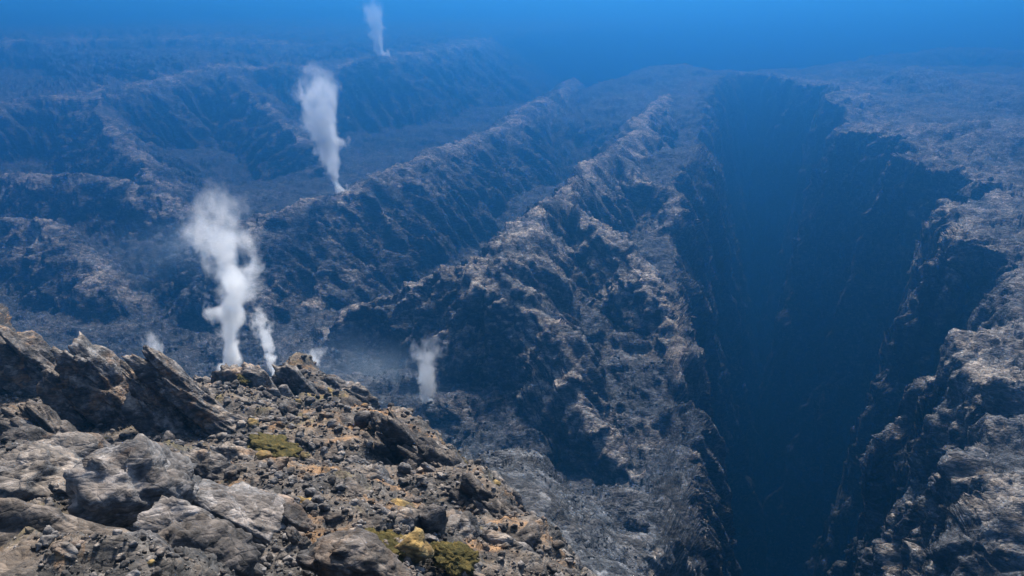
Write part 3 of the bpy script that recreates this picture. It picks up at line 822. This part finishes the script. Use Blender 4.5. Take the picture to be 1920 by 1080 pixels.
plume(88, [(425,712,15,1),(430,640,24,1),(425,580,33,1),(440,530,40,.9),(425,480,48,.6),(408,420,62,.34),(398,370,66,.26),(408,315,58,.15),(405,270,52,.08),(405,215,52,0)],
      "largest white steam column billowing up behind the blocky dark crag", 2.4, 1, .85)
plume(88, [(514,702,7,.9),(502,650,12,.8),(491,610,17,.55),(478,570,20,.3),(468,530,24,0)],
      "thin steam wisp just right of the largest steam column", 1.6, 2, .9)
plume(393, [(641,380,6,1),(633,345,13,1),(622,300,23,1),(612,260,33,1),(604,225,38,1),(600,185,40,.8),(597,150,44,.5),(592,115,48,.26),(590,75,52,.12),(588,30,56,0)],
      "tall dense white steam column standing on the middle ridge", 2.6, 3, .8)
plume(838, [(728,114,7,1),(713,95,13,1),(706,70,15,.9),(705,45,18,.6),(697,15,26,.4),(690,-20,34,.15),(686,-36,38,0)],
      "most distant steam column rising from the far escarpment into the blue", 3.0, 4, .75)
plume(206, [(806,782,8,1),(800,745,15,.9),(795,710,20,.6),(800,670,28,.3),(805,625,34,.12),(808,580,38,0)],
      "small steam column rising from the outcrop below the central ridge", 2.6, 5, 1.15)
plume(84, [(578,705,9,.5),(590,665,20,.3),(612,630,32,0)],
      "faint steam puff behind the rounded brownish hump", 2.2, 6, 1.0)
plume(74, [(296,680,8,.5),(286,640,15,.25),(280,600,24,0)],
      "very faint steam wisp behind the pale tan crag", 2.0, 7, 1.0)

# thin mist lying in the basin below the central ridge
def mist(px, py, d, hx, hy, hz_, dens, seed, label):
    D, F = ico(3)
    me = bpy.data.meshes.new("mist"); me.from_pydata((D*np.array([hx, hy, hz_])).tolist(), [], F.tolist()); me.update()
    ob = put("mist", me, at(px, py, d)); tag(ob, label, "mist", None, "stuff")
    m, nt, N, L = new_mat("mist"); N.remove(N["Principled BSDF"])
    tc = N.new("ShaderNodeTexCoord")
    sc = N.new("ShaderNodeVectorMath"); sc.operation = 'DIVIDE'; sc.inputs[1].default_value = (hx, hy, hz_); L.new(tc.outputs["Object"], sc.inputs[0])
    ln = N.new("ShaderNodeVectorMath"); ln.operation = 'LENGTH'; L.new(sc.outputs[0], ln.inputs[0])
    nz = N.new("ShaderNodeTexNoise"); nz.noise_dimensions = '4D'; nz.inputs["Scale"].default_value = 2.6/hx*1.6; nz.inputs["Detail"].default_value = 5; nz.inputs["W"].default_value = seed
    L.new(tc.outputs["Object"], nz.inputs["Vector"])
    a = N.new("ShaderNodeMath"); a.operation = 'MULTIPLY_ADD'; a.inputs[1].default_value = 2.4; a.inputs[2].default_value = -.75; L.new(nz.outputs[0], a.inputs[0])
    b = N.new("ShaderNodeMath"); b.operation = 'SUBTRACT'; L.new(a.outputs[0], b.inputs[0]); L.new(ln.outputs["Value"], b.inputs[1]); b.use_clamp = False
    b2 = N.new("ShaderNodeMath"); b2.operation = 'ADD'; b2.use_clamp = True; b2.inputs[1].default_value = .35; L.new(b.outputs[0], b2.inputs[0])
    e = N.new("ShaderNodeMath"); e.operation = 'SUBTRACT'; e.use_clamp = True; e.inputs[0].default_value = 1.0; L.new(ln.outputs["Value"], e.inputs[1])
    c = N.new("ShaderNodeMath"); c.operation = 'MULTIPLY'; L.new(b2.outputs[0], c.inputs[0]); L.new(e.outputs[0], c.inputs[1])
    c2 = N.new("ShaderNodeMath"); c2.operation = 'MULTIPLY'; c2.inputs[1].default_value = dens; L.new(c.outputs[0], c2.inputs[0])
    pv = N.new("ShaderNodeVolumePrincipled"); pv.inputs["Color"].default_value = (.75, .88, .97, 1); pv.inputs["Anisotropy"].default_value = .6
    L.new(c2.outputs[0], pv.inputs["Density"]); L.new(pv.outputs[0], N["Material Output"].inputs["Volume"])
    m.cycles.volume_step_rate = .7
    me.materials.append(m)
mist(690, 705, 250, 60, 34, 14, .03, 1.0, "thin pale mist lying in the basin below the central ridge")
mist(330, 470, 330, 46, 30, 20, .02, 4.0, "faint bluish mist drifting over the valley floor behind the largest steam column")

# ------------------------------------------------------------------ haze
def box(name, lo, hi):
    v = [(x, y, z) for x in (lo[0], hi[0]) for y in (lo[1], hi[1]) for z in (lo[2], hi[2])]
    f = [(0,1,3,2), (4,6,7,5), (0,4,5,1), (2,3,7,6), (0,2,6,4), (1,5,7,3)]
    me = bpy.data.meshes.new(name); me.from_pydata(v, [], f); me.update()
    ob = bpy.data.objects.new(name, me); COL.objects.link(ob); return ob
hz = box("haze", (-6500, -6500, -450), (6500, 6500, 14))
hz["kind"] = "stuff"; hz["label"] = "deep blue haze filling the whole valley"; hz["category"] = "haze"
hm, nt, N, L = new_mat("haze")
N.remove(N["Principled BSDF"])
pv = N.new("ShaderNodeVolumePrincipled")
pv.inputs["Color"].default_value = (*HAZE_COLOR, 1)
pv.inputs["Absorption Color"].default_value = (*HAZE_ABSORB, 1)
pv.inputs["Density"].default_value = HAZE_DENSITY
pv.inputs["Anisotropy"].default_value = HAZE_G
L.new(pv.outputs[0], N["Material Output"].inputs["Volume"])
hz.data.materials.append(hm)
